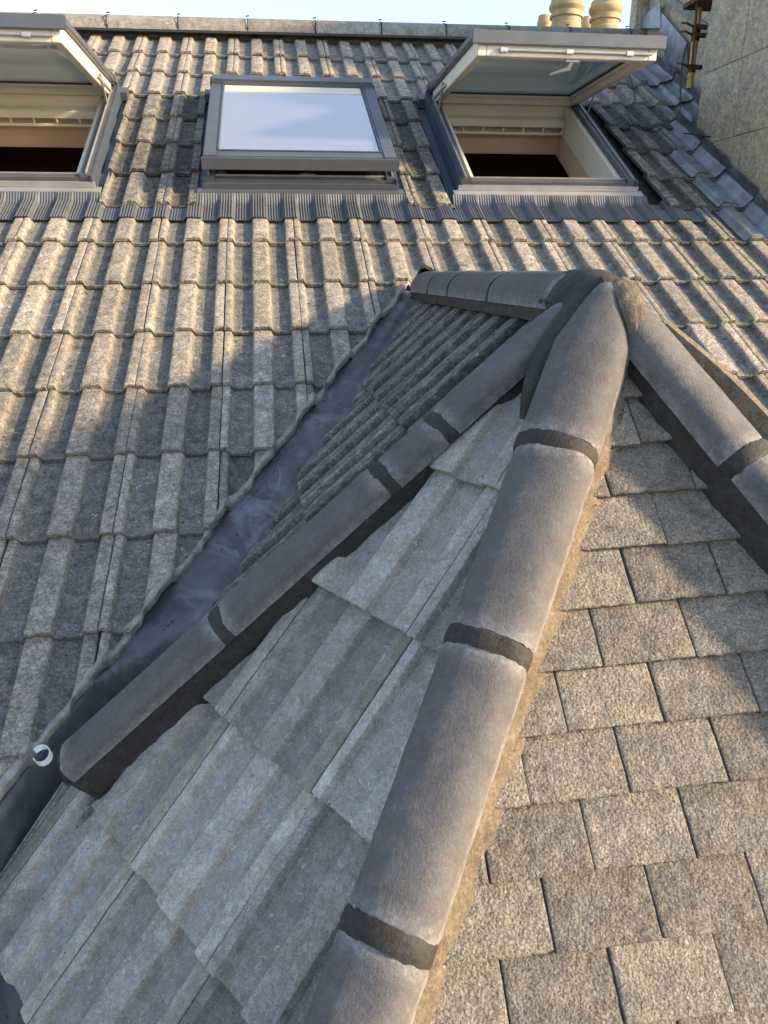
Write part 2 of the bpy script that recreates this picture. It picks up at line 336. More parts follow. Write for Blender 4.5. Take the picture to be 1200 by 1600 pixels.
# ---- main roof
main_roof = thing('main_roof', FM.w(0, -2.6, -.1), 'long weathered concrete tiled roof slope rising behind the bay to the roof windows', 'roof')
hm = lambda x, y, h=0.0: FM.uv(hit(FM.o + FM.n * h, FM.n, x, y))
FRH = .06                                             # window frames stand this high over the tiles
wl = lambda x, y: hm(x, y, FRH)
VB0, VT0 = .47, 1.60                                # v of all window frames, bottom and top
WINS = [(-1.55, -.64), (-.105, .815), (1.155, 2.065)]
vdir = unit(VB - VA); vn = unit(np.cross(FM.n, vdir)); vn = vn if vn[0] > 0 else -vn
odir = unit(VBO - VA); on_ = unit(np.cross(FM.n, odir)); on_ = on_ if on_[0] > 0 else -on_      # valley normal in plane, to the right
valleyR = V(2 * RX - VA[0], VA[1], VA[2]); vdirR = unit(V(-vdir[0], vdir[1], vdir[2])); vdirR = unit(vdirR - FM.n * (vdirR @ FM.n))
vnR = unit(np.cross(FM.n, vdirR)); vnR = vnR if vnR[0] < 0 else -vnR
valleyR = FM.w(*FM.uv(valleyR)[:2]); PIN = FM.w(*FM.uv(V(RX, 3.42, 0))[:2])
UVA = FM.uv(VA)
cells = []
for k in range(-8, 8):
    for j in range(-8, 9):
        cells.append((k, j))
built = []; rs = random.Random(4)
WALLX = 2.58
for k, j in cells:
    u0, v0 = j * TW, k * GM; uc = u0 + .15
    variants = [[]] if not (k <= 0 and v0 < UVA[1] + .25) else [[], []]
    if 1 <= k <= 4:                      # rows beside the windows: keep only the strips between them
        gaps = [(-9, WINS[0][0] - .04), (WINS[0][1] + .05, WINS[1][0] - .045), (WINS[1][1] + .055, WINS[2][0] - .05), (WINS[2][1] + .16, 9)]
        variants = [[uplane(FM, a, -1), uplane(FM, b, 1)] for a, b in gaps if b > u0 and a < u0 + TW]
    
    for vi, extra in enumerate(variants):
        cuts = list(extra)
        right = uc > UVA[0] + .12
        if k <= 0 and v0 < UVA[1] + .25: cuts += [(VA, vn), (V(RX, 0, 0), V(1, 0, 0))] if vi == 0 else [(valleyR, vnR), (V(RX, 0, 0), V(-1, 0, 0))]
        cuts.append((V(WALLX - .02 if k < 4 else 2.8, 0, 0), V(1, 0, 0)))
        sd_ = hash((k, j, vi)) % 997
        far = np.linalg.norm(FM.w(u0, v0)) > 4.4
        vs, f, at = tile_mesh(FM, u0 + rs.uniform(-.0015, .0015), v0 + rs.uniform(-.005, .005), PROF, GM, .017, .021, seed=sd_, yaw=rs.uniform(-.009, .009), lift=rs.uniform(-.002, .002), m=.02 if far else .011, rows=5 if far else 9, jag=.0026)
        r = cut(vs, f, at, cuts)
        if r is None: continue
        c = r[0].mean(0); p = pj(c); vis = -90 < p[0] < 1290 and -60 < p[1] < 1700
        if p[1] > 1750 or p[0] < -700: continue
        built.append((0 if vis else 1, np.linalg.norm(c), r, 'shaded_mossy_tile' if (1 <= k <= 4 or (k == 0 and uc > 2.0)) else 'main_tile'))  # strips beside the windows get the tone with moss and painted shade
built.sort(key=lambda b: (b[0], b[1]))
rest = {'main_tile': MB(), 'shaded_mossy_tile': MB()}
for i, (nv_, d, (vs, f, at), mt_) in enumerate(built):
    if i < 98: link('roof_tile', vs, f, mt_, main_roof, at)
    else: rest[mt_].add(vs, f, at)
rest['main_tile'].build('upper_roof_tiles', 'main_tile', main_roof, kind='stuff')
rest['shaded_mossy_tile'].build('shaded_mossy_roof_tiles', 'shaded_mossy_tile', main_roof, kind='stuff')
print('main tiles', len(built))
# underlay below the tiles, open where the windows are
dk = MB()
def drect(u0, u1, v0, v1, h=-.062): dk.slab([FM.w(u0, v0, h), FM.w(u1, v0, h), FM.w(u1, v1, h), FM.w(u0, v1, h)], FM.n, .02)
drect(-2.6, 2.65, -.30, .45); drect(-2.6, 2.65, 1.62, 2.62)
dk.slab([FM.w(-2.6, -.30, -.062), FM.w(-2.6, -3.0, -.062), FM.w(*FM.uv(VA + vdir * 3.15)[:2], -.062), FM.w(*FM.uv(VA - vn * .02)[:2], -.062), FM.w(*(FM.uv(VA - vn * .02)[:2] + V(0, .1)), -.062)], FM.n, .02)
dk.slab([FM.w(2.65, -.30, -.062), FM.w(*(FM.uv(valleyR - vnR * .02)[:2] + V(0, .1)), -.062), FM.w(*FM.uv(valleyR - vnR * .02)[:2], -.062), FM.w(*FM.uv(valleyR + vdirR * 3.0)[:2], -.062), FM.w(2.65, -2.9, -.062)], FM.n, .02)
for a, b in ((-2.6, WINS[0][0]), (WINS[0][1], WINS[1][0]), (WINS[1][1], WINS[2][0]), (WINS[2][1], 2.65)): drect(a, b, .45, 1.62)
dk.build('underlay', 'felt', main_roof, smooth=False)

# ---- arch sweeps: ridge tiles, hip tiles and mortar
def arch(c, d, up, s0, s1, hw, ht, th=.014, skirt=.012, n=15, step=.02, amp=.0006, seed=0, jag=.001, power=2.3, end=True, tap=0.0, belly=0.0, nose=0.0, wf=None):
    """half-round body along c + s d"""
    d = unit(d); up = unit(up - d * (up @ d)); sx = np.cross(d, up); m = max(3, int(abs(s1 - s0) / step) + 1)
    top = np.zeros((m, n + 2, 3)); bot = top.copy(); rim = []
    for j in range(m):
        t = j / (m - 1)
        w = hw + tap * t + belly * math.sin(math.pi * t)
        if wf: w = wf(s0 + (s1 - s0) * t)
        if nose: w *= .38 + .62 * min(1, (t * abs(s1 - s0)) / nose) ** .8
        for i in range(n + 2):
            if i == 0 or i == n + 1:
                x = -w if i == 0 else w; y = -skirt
            else:
                a = math.pi * (i - 1) / (n - 1); ca, sa = -math.cos(a), math.sin(a)
                x = w * math.copysign(abs(ca) ** (2 / power), ca); y = (ht + tap * t * .5 + belly * math.sin(math.pi * t)) * abs(sa) ** (2 / power)
            s = s0 + (s1 - s0) * t
            if j in (0, m - 1): s += jag * noise.noise(Vector((i * .7, seed, j))) * 1.5
            edge = .0022 if (j == 0 or j == m - 1) else 0
            base = c + d * s
            nz = amp * noise.noise(Vector((x * 25 + seed * 3.3, s * 25, y * 25))) * 1.5
            nm = unit(V(x / w, (y / ht) if i not in (0, n + 1) else 0, 0) + 1e-9)
            xx, yy = x + nm[0] * (nz - edge), y + nm[1] * (nz - edge)
            top[j, i] = base + sx * xx + up * yy
            bot[j, i] = base + sx * (x - nm[0] * th) + up * (y - (th if i not in (0, n + 1) else 0) * max(nm[1], 0))
            e1_ = min(t, 1 - t) * abs(s1 - s0); rim.append(max(0, 1 - e1_ / .03, 1 - (min(i, n + 1 - i)) / 2.6))
    vs, f = grid_solid(top, bot, n + 2, m)
    return vs, f, {'rim': rim * 2}

# main ridge
mr0, mr1 = FM.w(hm(110, 48)[0] - 1.6, hm(110, 48)[1] + .045, -.02), FM.w(hm(700, 59)[0] + 2.0, 0, -.02)
pa, pb = hm(110, 47), hm(700, 58); sl = (pb[1] - pa[1]) / (pb[0] - pa[0]) * .6
ra = FM.w(-2.6, pa[1] + .06 + (-2.6 - pa[0]) * sl, -.015); rb = FM.w(2.9, pa[1] + .06 + (2.9 - pa[0]) * sl, -.015)
rd = unit(rb - ra); L = np.linalg.norm(rb - ra)
s_seam = (hit(ra, unit(np.cross(rd, V(0, 0, 1))), 280, 45) - ra) @ rd
s_ = s_seam % .458 - .458
while s_ < L:
    vs, f, at = arch(ra, rd, V(0, .05, 1), max(0, s_) + .004, min(L, s_ + .454), .115, .085, seed=int(s_ * 9), skirt=.02)
    o = link('ridge_tile', vs, f, 'old_ridge', main_roof, at)
    mb = MB(); mb.tube([ra + rd * s_ + V(0, -.118, .0), ra + rd * s_ + V(0, -.112, .06), ra + rd * s_ + V(0, -.03, .086), ra + rd * s_ + V(0, 0, .094)], .0035, 6)
    mb.tube([ra + rd * (s_ - .012) + V(0, -.02, .10), ra + rd * (s_ + .012) + V(0, -.02, .104)], .004, 6)
    mb.build('ridge_clip', 'cable', main_roof)
    s_ += .458
mb = MB(); vs, f, at = arch(ra, rd, V(0, .05, 1), 0, L, .113, .02, seed=3, skirt=.034, step=.1); mb.add(vs, f)
mb.build('ridge_seal', 'cable', main_roof)
# rear slope so that the roof is closed behind the ridge
mb = MB(); mb.slab([ra, rb, rb + V(0, 2.5, -1.6), ra + V(0, 2.5, -1.6)], V(0, .54, .84), .03); mb.build('rear_slope', 'old_ridge', main_roof, smooth=False)

# ------------------------------------------------------------------ bay roof
bay = thing('bay_roof', V(RX, 1.3, -1.3), 'polygonal hipped bay roof with newly bedded grey hip tiles in the foreground', 'bay roof')
left, rightv, front, back = V(-1, 0, 0), V(1, 0, 0), V(0, -1, 0), V(0, 1, 0)
H0 = vplane(c0, d0, back, .03); H0b = vplane(c0, d0, front, -.035)
H1L = vplane(c1, d1, rightv); H1R = vplane(c1, d1, left)
H2L = vplane(c2, d2, rightv); H2R = vplane(c2, d2, left)
H3a = vplane(c3, d3, back); H3b = vplane(c3, d3, front)
TOPC = (V(0, 0, zr - .05), V(0, 0, 1)); RG = (V(RX, 0, 0), rightv); RGm = (V(RX, 0, 0), left)
# angled slope
u_left = F2.uv(hit(F2.o, F2.n, 82, 1246))[0]
def lay(F, W, G, ks, js, prof, mat, name, cuts, stag=0.0, th=.015, drop=.018, keep=None, amp=.0012, m=.012, rows=9, yaw=.006, limit=2900, ph=0.0, jag=.0018, maxn=100, over=.05):
    r_ = random.Random(int(W * 1000 + G * 1e4)); out = []
    for k in ks:
        for j in js:
            u0 = j * W + (k % 2) * stag * W + ph; v0 = k * G
            vs, f, at = tile_mesh(F, u0 + r_.uniform(-.001, .001), v0 + r_.uniform(-.002, .002), prof, G, th, drop, seed=hash((k, j, name)) % 983, yaw=r_.uniform(-yaw, yaw), lift=r_.uniform(-.0012, .0012), amp=amp, m=m, rows=rows, jag=jag, over=over)
            r = cut(vs, f, at, cuts(k, j))
            if r is None: continue
            p = pj(r[0].mean(0))
            if np.ptp(r[0], axis=0).max() < .055 and name != 'plain_tile': continue
            if p[1] > limit or r[0][:, 2].max() < -1.75: continue
            out.append((np.linalg.norm(r[0].mean(0)), r))
    out.sort(key=lambda x: x[0]); print(name, len(out))
    for d, (vs, f, at) in out[:maxn]: link(name, vs, f, mat, bay, at)
hash = lambda t: sum((i * 31 + 7) * (ord(c) if isinstance(c, str) else (c + 50)) for i, c in enumerate(str(t)))
lay(F2, TW, G2, range(-1, 6), range(-5, 7), LOWP, 'pan_tile', 'pan_tile', lambda k, j: [H0, H1L, TOPC] if k >= 0 else [H1L, uplane(F2, u_left, -1)], m=.008, rows=14, amp=.0016, jag=.0022, th=.019, drop=.023)
lay(F5, TW, G2, range(-3, 6), range(-5, 7), LOWP, 'pan_tile', 'pan_tile', lambda k, j: [H3a, H2R, TOPC], limit=9999, rows=4, m=.03, maxn=40)
# side slope
on4 = unit(np.cross(odir, V(0, 0, 1))); VAL4 = (VA + on_ * .088, -on4 if on4[0] > 0 else on4)
lay(F4, TW, G4, range(-4, 1), range(-9, 8), RIBP, 'rib_tile', 'ribbed_tile', lambda k, j: [H0b, RG, (VAL4[0] + on_ * .012 * math.sin(j * 2.3 + k), VAL4[1])], m=.012, rows=12, amp=.002, ph=.06, jag=.005, yaw=.012, maxn=60, over=.19)
VAL6 = (V(2 * RX - VAL4[0][0], VAL4[0][1], VAL4[0][2]), V(-VAL4[1][0], VAL4[1][1], VAL4[1][2]))
lay(F6, TW, G4, range(-4, 3), range(-9, 8), PROF, 'rib_tile', 'ribbed_tile', lambda k, j: [H3b, RGm, VAL6], rows=4, m=.03, limit=9999, maxn=36)
# front slope of small plain tiles
PL = [(.0008, -.004), (.0022, -.0012), (.006, 0), (.04, .0009), (.0825, .0012), (.125, .0009), (.159, 0), (.1628, -.0012), (.1642, -.004)]
lay(F3, W3, G3, range(-5, 12), range(-6, 9), PL, 'plain_tile', 'plain_tile', lambda k, j: [H1R, H2L, TOPC], stag=.5, th=.016, drop=.0165, m=.006, rows=16, amp=.0016, yaw=.008, jag=.0022, limit=1800)
# underlay
def pt(c, d, z): return at_z(c, d, z)
zt = zr - .03; zb = -1.7; dn2 = V(0, 0, -.10)
a0, b0 = pt(c0, d0, zt), pt(c0, d0, zb); a1, b1 = pt(c1, d1, zt - .03), pt(c1, d1, zb); a2, b2 = pt(c2, d2, zt - .03), pt(c2, d2, zb); a3, b3 = pt(c3, d3, zt), pt(c3, d3, zb)
mb = MB()
mb.slab([a0 + dn2, b0 + dn2, b1 + dn2, a1 + dn2], F2.n, .012); mb.slab([a1 + dn2, b1 + dn2, b2 + dn2, a2 + dn2], F3.n, .012); mb.slab([a2 + dn2, b2 + dn2, b3 + dn2, a3 + dn2], F5.n, .012)
mb.slab([V(RX, 3.5, zt) + dn2, V(RX, 3.5, zt) + dn2 - e24 * 2.4, b0 + dn2, a0 + dn2], n4, .012)
mb.slab([V(RX, 3.5, zt) + dn2, a3 + dn2, b3 + dn2, V(RX, 3.5, zt) + dn2 - V(-e24[0], 0, e24[2]) * 2.4], V(-n4[0], 0, n4[2]), .012)
mb.build('underlay', 'felt', bay, smooth=False)

# ---- hip and ridge tiles on mortar
def skirt_strip(c, d, up, s0, s1, hw_, F, side, drop0=.008, flare=.014, amp=.006, seed=0, name='mortar_bed', mat='mortar', inset=.006, seg=.014, lo=.0):
    """mortar face from under the tile edge down on to the slope F"""
    d = unit(d); up_ = unit(up - d * (up @ d)); sx = unit(np.cross(d, up_)) * side; m = max(4, int(abs(s1 - s0) / seg)); K = 7
    top = np.zeros((m, K, 3)); bot = top.copy()
    for j in range(m):
        s = s0 + (s1 - s0) * j / (m - 1); hw = hw_(s) if callable(hw_) else hw_; e = c + d * s + sx * (hw - inset) - up_ * (drop0 - .004)
        ww = flare * min(1, .25 + (s - s0) / .30) + amp * (noise.noise(Vector((s * 9, seed, 0))) + .7 * noise.noise(Vector((s * 33, seed, 3))))
        hgt = (e - F.o) @ F.n; foot = e - up_ * (hgt / (up_ @ F.n)) + sx * max(.004, ww); foot = foot - F.n * (((foot - F.o) @ F.n) + .004 + lo)
        for i in range(K):
            t = i / (K - 1); P = e * (1 - t) + foot * t + sx * .35 * max(.0, hgt) * (t * (1 - t)) * .3
            P = P + sx * .0016 * noise.noise(Vector((s * 40, t * 6, seed))); P = P + sx * .0035 * noise.noise(Vector((s * 16, t * 3, seed + 2))) * (t > 0); top[j, i] = P; bot[j, i] = P - sx * .03 - F.n * .01
    vs, f = grid_solid(top, bot, K, m)
    if side < 0: f = [q[::-1] for q in f]
    return link(name, vs, f, mat, bay)
def band(c, d, up, s, w, hw, ht, seed, name='joint_mortar', mat='mortar', skirt=.012, wf=None):
    if wf: hw = wf(s)
    vs, f, at = arch(c, d, up, s - w / 2, s + w / 2, hw + .0015, ht + .0015, th=.02, skirt=skirt, step=.006, amp=.0022, seed=seed, jag=.0035, n=25)
    return link(name, vs, f, mat, bay)
HW, HT = .077, .056
def run_tiles(c, d, up, joints, name, gap=.028, seed0=0, first=None, hw=HW, ht=HT, power=2.5, nose=.14, wf=None, skirt=.012):
    for i in range(len(joints) - 1):
        g0 = 0 if i == 0 else gap / 2; g1 = gap / 2
        jr_ = random.Random(seed0 * 7 + i); cj = c + up * jr_.uniform(-.0025, .0015) + unit(np.cross(d, up)) * jr_.uniform(-.003, .003)
        vs, f, at = arch(cj, d, up, joints[i] + g0, joints[i + 1] - g1, hw, ht, seed=seed0 + i, n=25, step=.012, power=power, jag=.0022, amp=.0009, nose=nose if i == 0 else 0, wf=wf, skirt=skirt)
        link(name, vs, f, 'ridge_tile', bay, at)
        if i > 0: band(c, d, up, joints[i], gap + .007, hw, ht, seed0 + i * 3, wf=wf, skirt=skirt)
def line_from_px(p, q, F_, raise_):
    """crest line seen through two picture points, lying raise_ over the hip line F_=(c, d)"""
    out = []
    for (x, y) in (p, q):
        r = ray(x, y); c, d = F_
        A = np.array([[r @ r, -(r @ d)], [r @ d, -(d @ d)]]); t = np.linalg.solve(A, [r @ c, d @ c]); P = r * t[0]
        out.append(P - unit(r) * raise_ * .55)
    return out
# hip 1 (long foreground hip): crest seen through (905, 560) and (655, 1340)
P1, P2_ = line_from_px((908, 560), (640, 1322), (c1, d1), .125)
dd1 = unit(P2_ - P1); up1 = unit(F2.n + F3.n); up1 = unit(up1 - dd1 * (up1 @ dd1)); cc1 = P1 - up1 * HT
def s_at(c, d, up, ht, y):
    best = min(np.linspace(-.6, 2.2, 1401), key=lambda s: abs(pj(c + d * s + up * ht)[1] - y)); return best
j1 = [s_at(cc1, dd1, up1, HT, y) for y in (440, 684, 996, 1462)]; j1.append(j1[-1] + .45)
print('hip1 joints', j1)
wf1 = lambda s: .077 - .007 * max(0, min(1, (s - .15) / 1.0))
run_tiles(cc1, dd1, up1, j1, 'hip_tile', seed0=11, wf=wf1)
skirt_strip(cc1, dd1, up1, j1[0] + .10, j1[-1], wf1, F3, 1 if np.cross(dd1, up1)[0] > 0 else -1, mat='dry_mortar', seed=1, flare=.035, amp=.009, lo=.010)
skirt_strip(cc1, dd1, up1, j1[0] + .14, j1[-1], wf1, F2, -1 if np.cross(dd1, up1)[0] > 0 else 1, seed=2, flare=.003, amp=.003)
# hip 0 (left hip beside the lead valley)
P1, P2_ = line_from_px((690, 640), (95, 1178), (c0, d0), -.045)
dd0 = unit(P2_ - P1); up0 = unit(F2.n * .7 + n4 * 1.0); up0 = unit(up0 - dd0 * (up0 @ dd0)); HW0, HT0 = .058, .036; cc0 = P1 - up0 * HT0
def s_atx(c, d, up, ht, x): return min(np.linspace(-.8, 2.2, 1501), key=lambda s: abs(pj(c + d * s + up * ht)[0] - x))
j0 = [s_atx(cc0, dd0, up0, HT0, x) for x in (880, 676, 588, 334, 86)]; print('hip0 joints', j0)
run_tiles(cc0, dd0, up0, j0, 'hip_tile', seed0=31, hw=HW0, ht=HT0, power=3.2, gap=.026, skirt=.008)
s0s = 1 if np.cross(dd0, up0)[1] < 0 else -1
skirt_strip(cc0, dd0, up0, j0[0] + .08, j0[-1] + .0, HW0, F2, s0s, seed=5, flare=.006, amp=.012, lo=.036)
skirt_strip(cc0, dd0, up0, j0[0] + .08, j0[-1] + .0, HW0, F4, -s0s, seed=6, flare=.004, amp=.004)
vs, f, at = arch(cc0, dd0, up0, j0[-1] - .012, j0[-1] - .003, HW0 - .003, HT0 - .002, th=.05, skirt=.07, seed=8, step=.004); link('end_mortar', vs, f, 'mortar', bay)
# hips 2 and 3 on the far side
P1, P2_ = line_from_px((1073, 558), (1150, 648), (c2, d2), .08)
dd2 = unit(P2_ - P1); up2 = unit(F3.n + F5.n); up2 = unit(up2 - dd2 * (up2 @ dd2)); HW2, HT2 = .058, .046; cc2 = P1 - up2 * HT2
j2 = [s_at(cc2, dd2, up2, HT2, 436), s_at(cc2, dd2, up2, HT2, 698)]; j2 += [j2[-1] + .45, j2[-1] + .9]; print('hip2', j2)
run_tiles(cc2, dd2, up2, j2, 'hip_tile', seed0=51, hw=HW2, ht=HT2)
s2s = 1 if np.cross(dd2, up2)[0] < 0 else -1
skirt_strip(cc2, dd2, up2, j2[0] + .05, j2[-1], HW2, F3, s2s, seed=12, flare=.012, amp=.006, lo=.012)
skirt_strip(cc2, dd2, up2, j2[0] + .05, j2[-1], HW2, F5, -s2s, seed=13, flare=.012, amp=.005, mat='dry_mortar')
cc3 = V(2 * RX - cc0[0], cc0[1], cc0[2]); dd3 = V(-dd0[0], dd0[1], dd0[2]); up3 = V(-up0[0], up0[1], up0[2])
run_tiles(cc3, dd3, up3, [j0[0] + .07, j0[0] + .45, j0[0] + .9, j0[0] + 1.35], 'hip_tile', seed0=71, hw=HW0, ht=HT0, power=3.2)
s3s = 1 if np.cross(dd3, up3)[1] < 0 else -1
skirt_strip(cc3, dd3, up3, j0[0] + .04, j0[0] + 1.35, HW0, F5, s3s, seed=15, flare=.012, amp=.005)
skirt_strip(cc3, dd3, up3, j0[0] + .04, j0[0] + 1.35, HW0, F6, -s3s, seed=16, flare=.006, amp=.004)
# ridge of the bay
pr = ray(660, 424); zc = (pr * (RX / pr[0]))
t1 = hit(V(RX, 0, 0), V(1, 0, 0), 662, 424); t2 = hit(V(RX, 0, 0), V(1, 0, 0), 925, 412); print('ridge crest', t1, t2, 'zr', zr)
HR = .072; HWR = .090
crest_z = t1[2]
rdir = unit(V(0, t2[1] - t1[1], 0)); rc = V(RX, 0, crest_z - HR)
sR = lambda x: 3.6 - min(np.linspace(1.2, 3.6, 2001), key=lambda y: abs(pj(V(RX - HWR, y, crest_z - HR))[0] - x))
jr = [sR(x) for x in (640, 667, 698, 760, 854)]; jr = [0 + a for a in jr]
rc = V(RX, 3.6, crest_z - HR); print('ridge joints', jr)
for i in range(len(jr) - 1):
    vs, f, at = arch(rc, V(0, -1, 0), V(0, 0, 1), jr[i] + .006, jr[i + 1] - .006, HWR, HR, seed=90 + i, n=21, step=.015, power=2.2)
    link('ridge_tile', vs, f, 'ridge_tile', bay, at)
    if i: band(rc, V(0, -1, 0), V(0, 0, 1), jr[i], .018, HWR, HR - .001, 95 + i)
for F_, sd2 in ((F4, -1), (F6, 1)):
    sx = np.cross(V(0, -1, 0), V(0, 0, 1)); skirt_strip(rc, V(0, -1, 0), V(0, 0, 1), jr[0], jr[-1] + .02, HWR, F_, sd2 * (1 if sx[0] > 0 else -1), seed=21 + sd2, flare=.008, amp=.006, mat='mortar')
# dome of mortar over the apex, smeared into the gaps between the hips
def sweep(pts, hws, hts, ups, name, mat, seed=0, n=15, sub=10, amp=.002, depth=.03, par=bay):
    pts = [V(*p) for p in pts]; X = []; m = len(pts)
    for a in range(m - 1):
        for i in range(sub):
            t = i / sub; X.append(a + t)
    X.append(m - 1.0)
    def cr(arr, x):
        i = min(int(x), len(arr) - 2); t = x - i; g = lambda k: arr[max(0, min(len(arr) - 1, k))]
        p0, p1, p2, p3 = g(i - 1), g(i), g(i + 1), g(i + 2)
        return .5 * ((2 * p1) + (-p0 + p2) * t + (2 * p0 - 5 * p1 + 4 * p2 - p3) * t * t + (-p0 + 3 * p1 - 3 * p2 + p3) * t ** 3)
    top = np.zeros((len(X), n, 3)); bot = top.copy()
    for j, x in enumerate(X):
        P = cr(pts, x); T = unit(cr(pts, min(m - 1, x + .05)) - cr(pts, max(0, x - .05))); U = cr([V(*u) for u in ups], x); U = unit(U - T * (U @ T)); Sx = np.cross(T, U)
        w = cr(list(map(float, hws)), x); h = cr(list(map(float, hts)), x)
        for i in range(n):
            a = -1 + 2 * i / (n - 1); jw = w * (1 + .10 * noise.noise(Vector((x * 3.1, math.copysign(4, a), seed))) + .06 * noise.noise(Vector((x * 9, math.copysign(4, a), seed + 3))))
            hh = h * (1 - abs(a) ** 2.4) + amp * noise.noise(Vector((x * 2.4, a * 2, seed))) * (1 - a * a)
            top[j, i] = P + Sx * jw * a + U * hh; bot[j, i] = P + Sx * jw * a * .93 - U * depth
    vs, f = grid_solid(top, bot, n, len(X)); return link(name, vs, f, mat, par)
def onray(x, y, depth): return ray(x, y) * depth
cr0 = lambda c, d, up, ht, s: c + d * s + up * ht
# collar over the near end of the ridge
A0 = cr0(cc0, dd0, up0, HT0, j0[0]); A1 = cr0(cc1, dd1, up1, HT, j1[0]); A2 = cr0(cc2, dd2, up2, HT2, j2[0]); A3 = cr0(cc3, dd3, up3, HT0, j0[0])
e_r = rc + V(0, -1, 0) * jr[-1]; top_c = e_r + V(0, 0, HR); mid = (A1 + A2) / 2
print('A', A0, A1, A2, 'ridge end', e_r, pj(top_c))
for nm, side in (('apex_mortar', 1),):
    sweep([top_c + V(0, .05, -.066), top_c + V(0, -.03, -.066), (top_c + mid) / 2 + V(0, 0, -.062), mid + V(0, .03, -.070)], [.092, .094, .088, .060], [.069, .070, .066, .060], [V(0, 0, 1), V(0, 0, 1), V(0, -.1, 1), V(0, -.3, 1)], nm, 'mortar', seed=3, n=29, depth=.03)
def crest_plane(Aa, Bb, Cc): n = unit(np.cross(Bb - Aa, Cc - Aa)); return n if n @ ray(900, 500) < 0 else -n
n01 = crest_plane(A1, cr0(cc0, dd0, up0, HT0, j0[0] + .3), cr0(cc1, dd1, up1, HT, j1[0] + .3))
px = lambda o, n, x, y, lift=0.0: hit(o, n, x, y) + n * lift
sweep([px(A1, n01, *p) + n01 * l for p, l in (((940, 433), -.012), ((912, 452), -.012), ((884, 487), -.012), ((853, 535), -.016), ((824, 590), -.030), ((800, 625), -.065))], [.020, .030, .033, .034, .030, .018], [.010, .012, .012, .014, .02, .02], [n01] * 6, 'smeared_mortar', 'mortar', seed=5, n=21, depth=.05)
n12 = crest_plane(A1, cr0(cc1, dd1, up1, HT, j1[0] + .3), cr0(cc2, dd2, up2, HT2, j2[0] + .3))
sweep([px(A1, n12, *p, l_) for p, l_ in (((970, 436), -.004), ((979, 456), .004), ((990, 488), .004), ((996, 520), -.006))], [.018, .026, .024, .014], [.008, .008, .008, .006], [n12] * 4, 'smeared_mortar', 'dry_mortar', seed=6, n=17, depth=.05)
n23 = crest_plane(A2, cr0(cc2, dd2, up2, HT2, j2[0] + .3), cr0(cc3, dd3, up3, HT0, j0[0] + .3))
sweep([A2 + dd2 * .12 + V(.05, .04, -.01), A2 + dd2 * .3 + V(.09, .07, -.0), A2 + dd2 * .5 + V(.13, .1, -.01)], [.035, .04, .05], [.008] * 3, [n23] * 3, 'smeared_mortar', 'dry_mortar', seed=7, n=17, depth=.06)

# ------------------------------------------------------------------ lead valley
def zplane(F, x, y): return F.o[2] - (F.n[0] * (x - F.o[0]) + F.n[1] * (y - F.o[1])) / F.n[2]
def tile_top(u, v):
    k = math.floor(v / GM); return prof_h(u) - .021 * (v / GM - k)
valley = thing('lead_valley', VA + vdir * 1.2, 'blue grey lead valley gutter running down between the main roof tiles and the bay', 'valley gutter')
ns, no = 420, 40; SL = 3.15; S0 = -.10
def lead_pt(s, o):
    P = VA + odir * s + on_ * o; zm = P[2] - .050 / FM.n[2]
    q = P + V(0, 0, 0); zb_ = min(zplane(F4, q[0], q[1]), zplane(F2, q[0], q[1])) - .052
    lo_ = max(0, min(1, (s - 1.75) / .25)); t = max(0, min(1, (o - .022 + .13 * lo_) / .06)); t = t * t * (3 - 2 * t)
    zb_ -= .035 * max(0, min(1, (s - 1.9) / .15)); z = zm * (1 - t) + (zb_ if o > .082 - .13 * lo_ else min(zm, zb_)) * t + (.004 if (s % 1.25) < .11 else 0)
    return V(P[0], P[1], z + .0022 * noise.noise(P * 14) + .0012 * noise.noise(P * 45))
gap_ = lambda i: max(0, (S0 + (SL - S0) * i / (ns - 1)) * math.sqrt(max(0, 1 - float(vdir @ odir) ** 2)))
top = np.array([[lead_pt(S0 + (SL - S0) * i / (ns - 1), -.03 - gap_(i) + (.03 + gap_(i) + min(.31, .05 + .5 * max(0, (SL - S0) * i / (ns - 1)))) * j / (no - 1)) for j in range(no)] for i in range(ns)])
vs, f = grid_solid(top, top - V(0, 0, .003), no, ns); link('lead_sheet', vs, f, 'lead', valley, auto=60)
# dressed edge of the lead over the cut tiles
top = []
for i in range(420):
    s = S0 + .04 + (SL - .1) * i / 419; wob = .010 * noise.noise(Vector((s * 7, 1, 0))) + .006 * noise.noise(Vector((s * 25, 4, 0))); row = []
    wd = .014 + .007 * noise.noise(Vector((s * 11, 7, 3)))
    for j in range(7):
        o = -wd * 1.1 + wob + wd * 1.6 * j / 6; P = VA + vdir * s + vn * o; u, v, _ = FM.uv(P); hs = tile_top(u, v)
        hh = hs + .004 + .004 * math.sin(math.pi * j / 6) + (-.014 if j == 6 else 0) + .002 * noise.noise(Vector((s * 40, j, 0)))
        row.append(FM.w(u, v, hh))
    top.append(row)
top = np.array(top); vs, f = grid_solid(top, top - FM.n * .003, 7, 420); link('rolled_edge', vs, f, 'lead_lip', valley, auto=60)
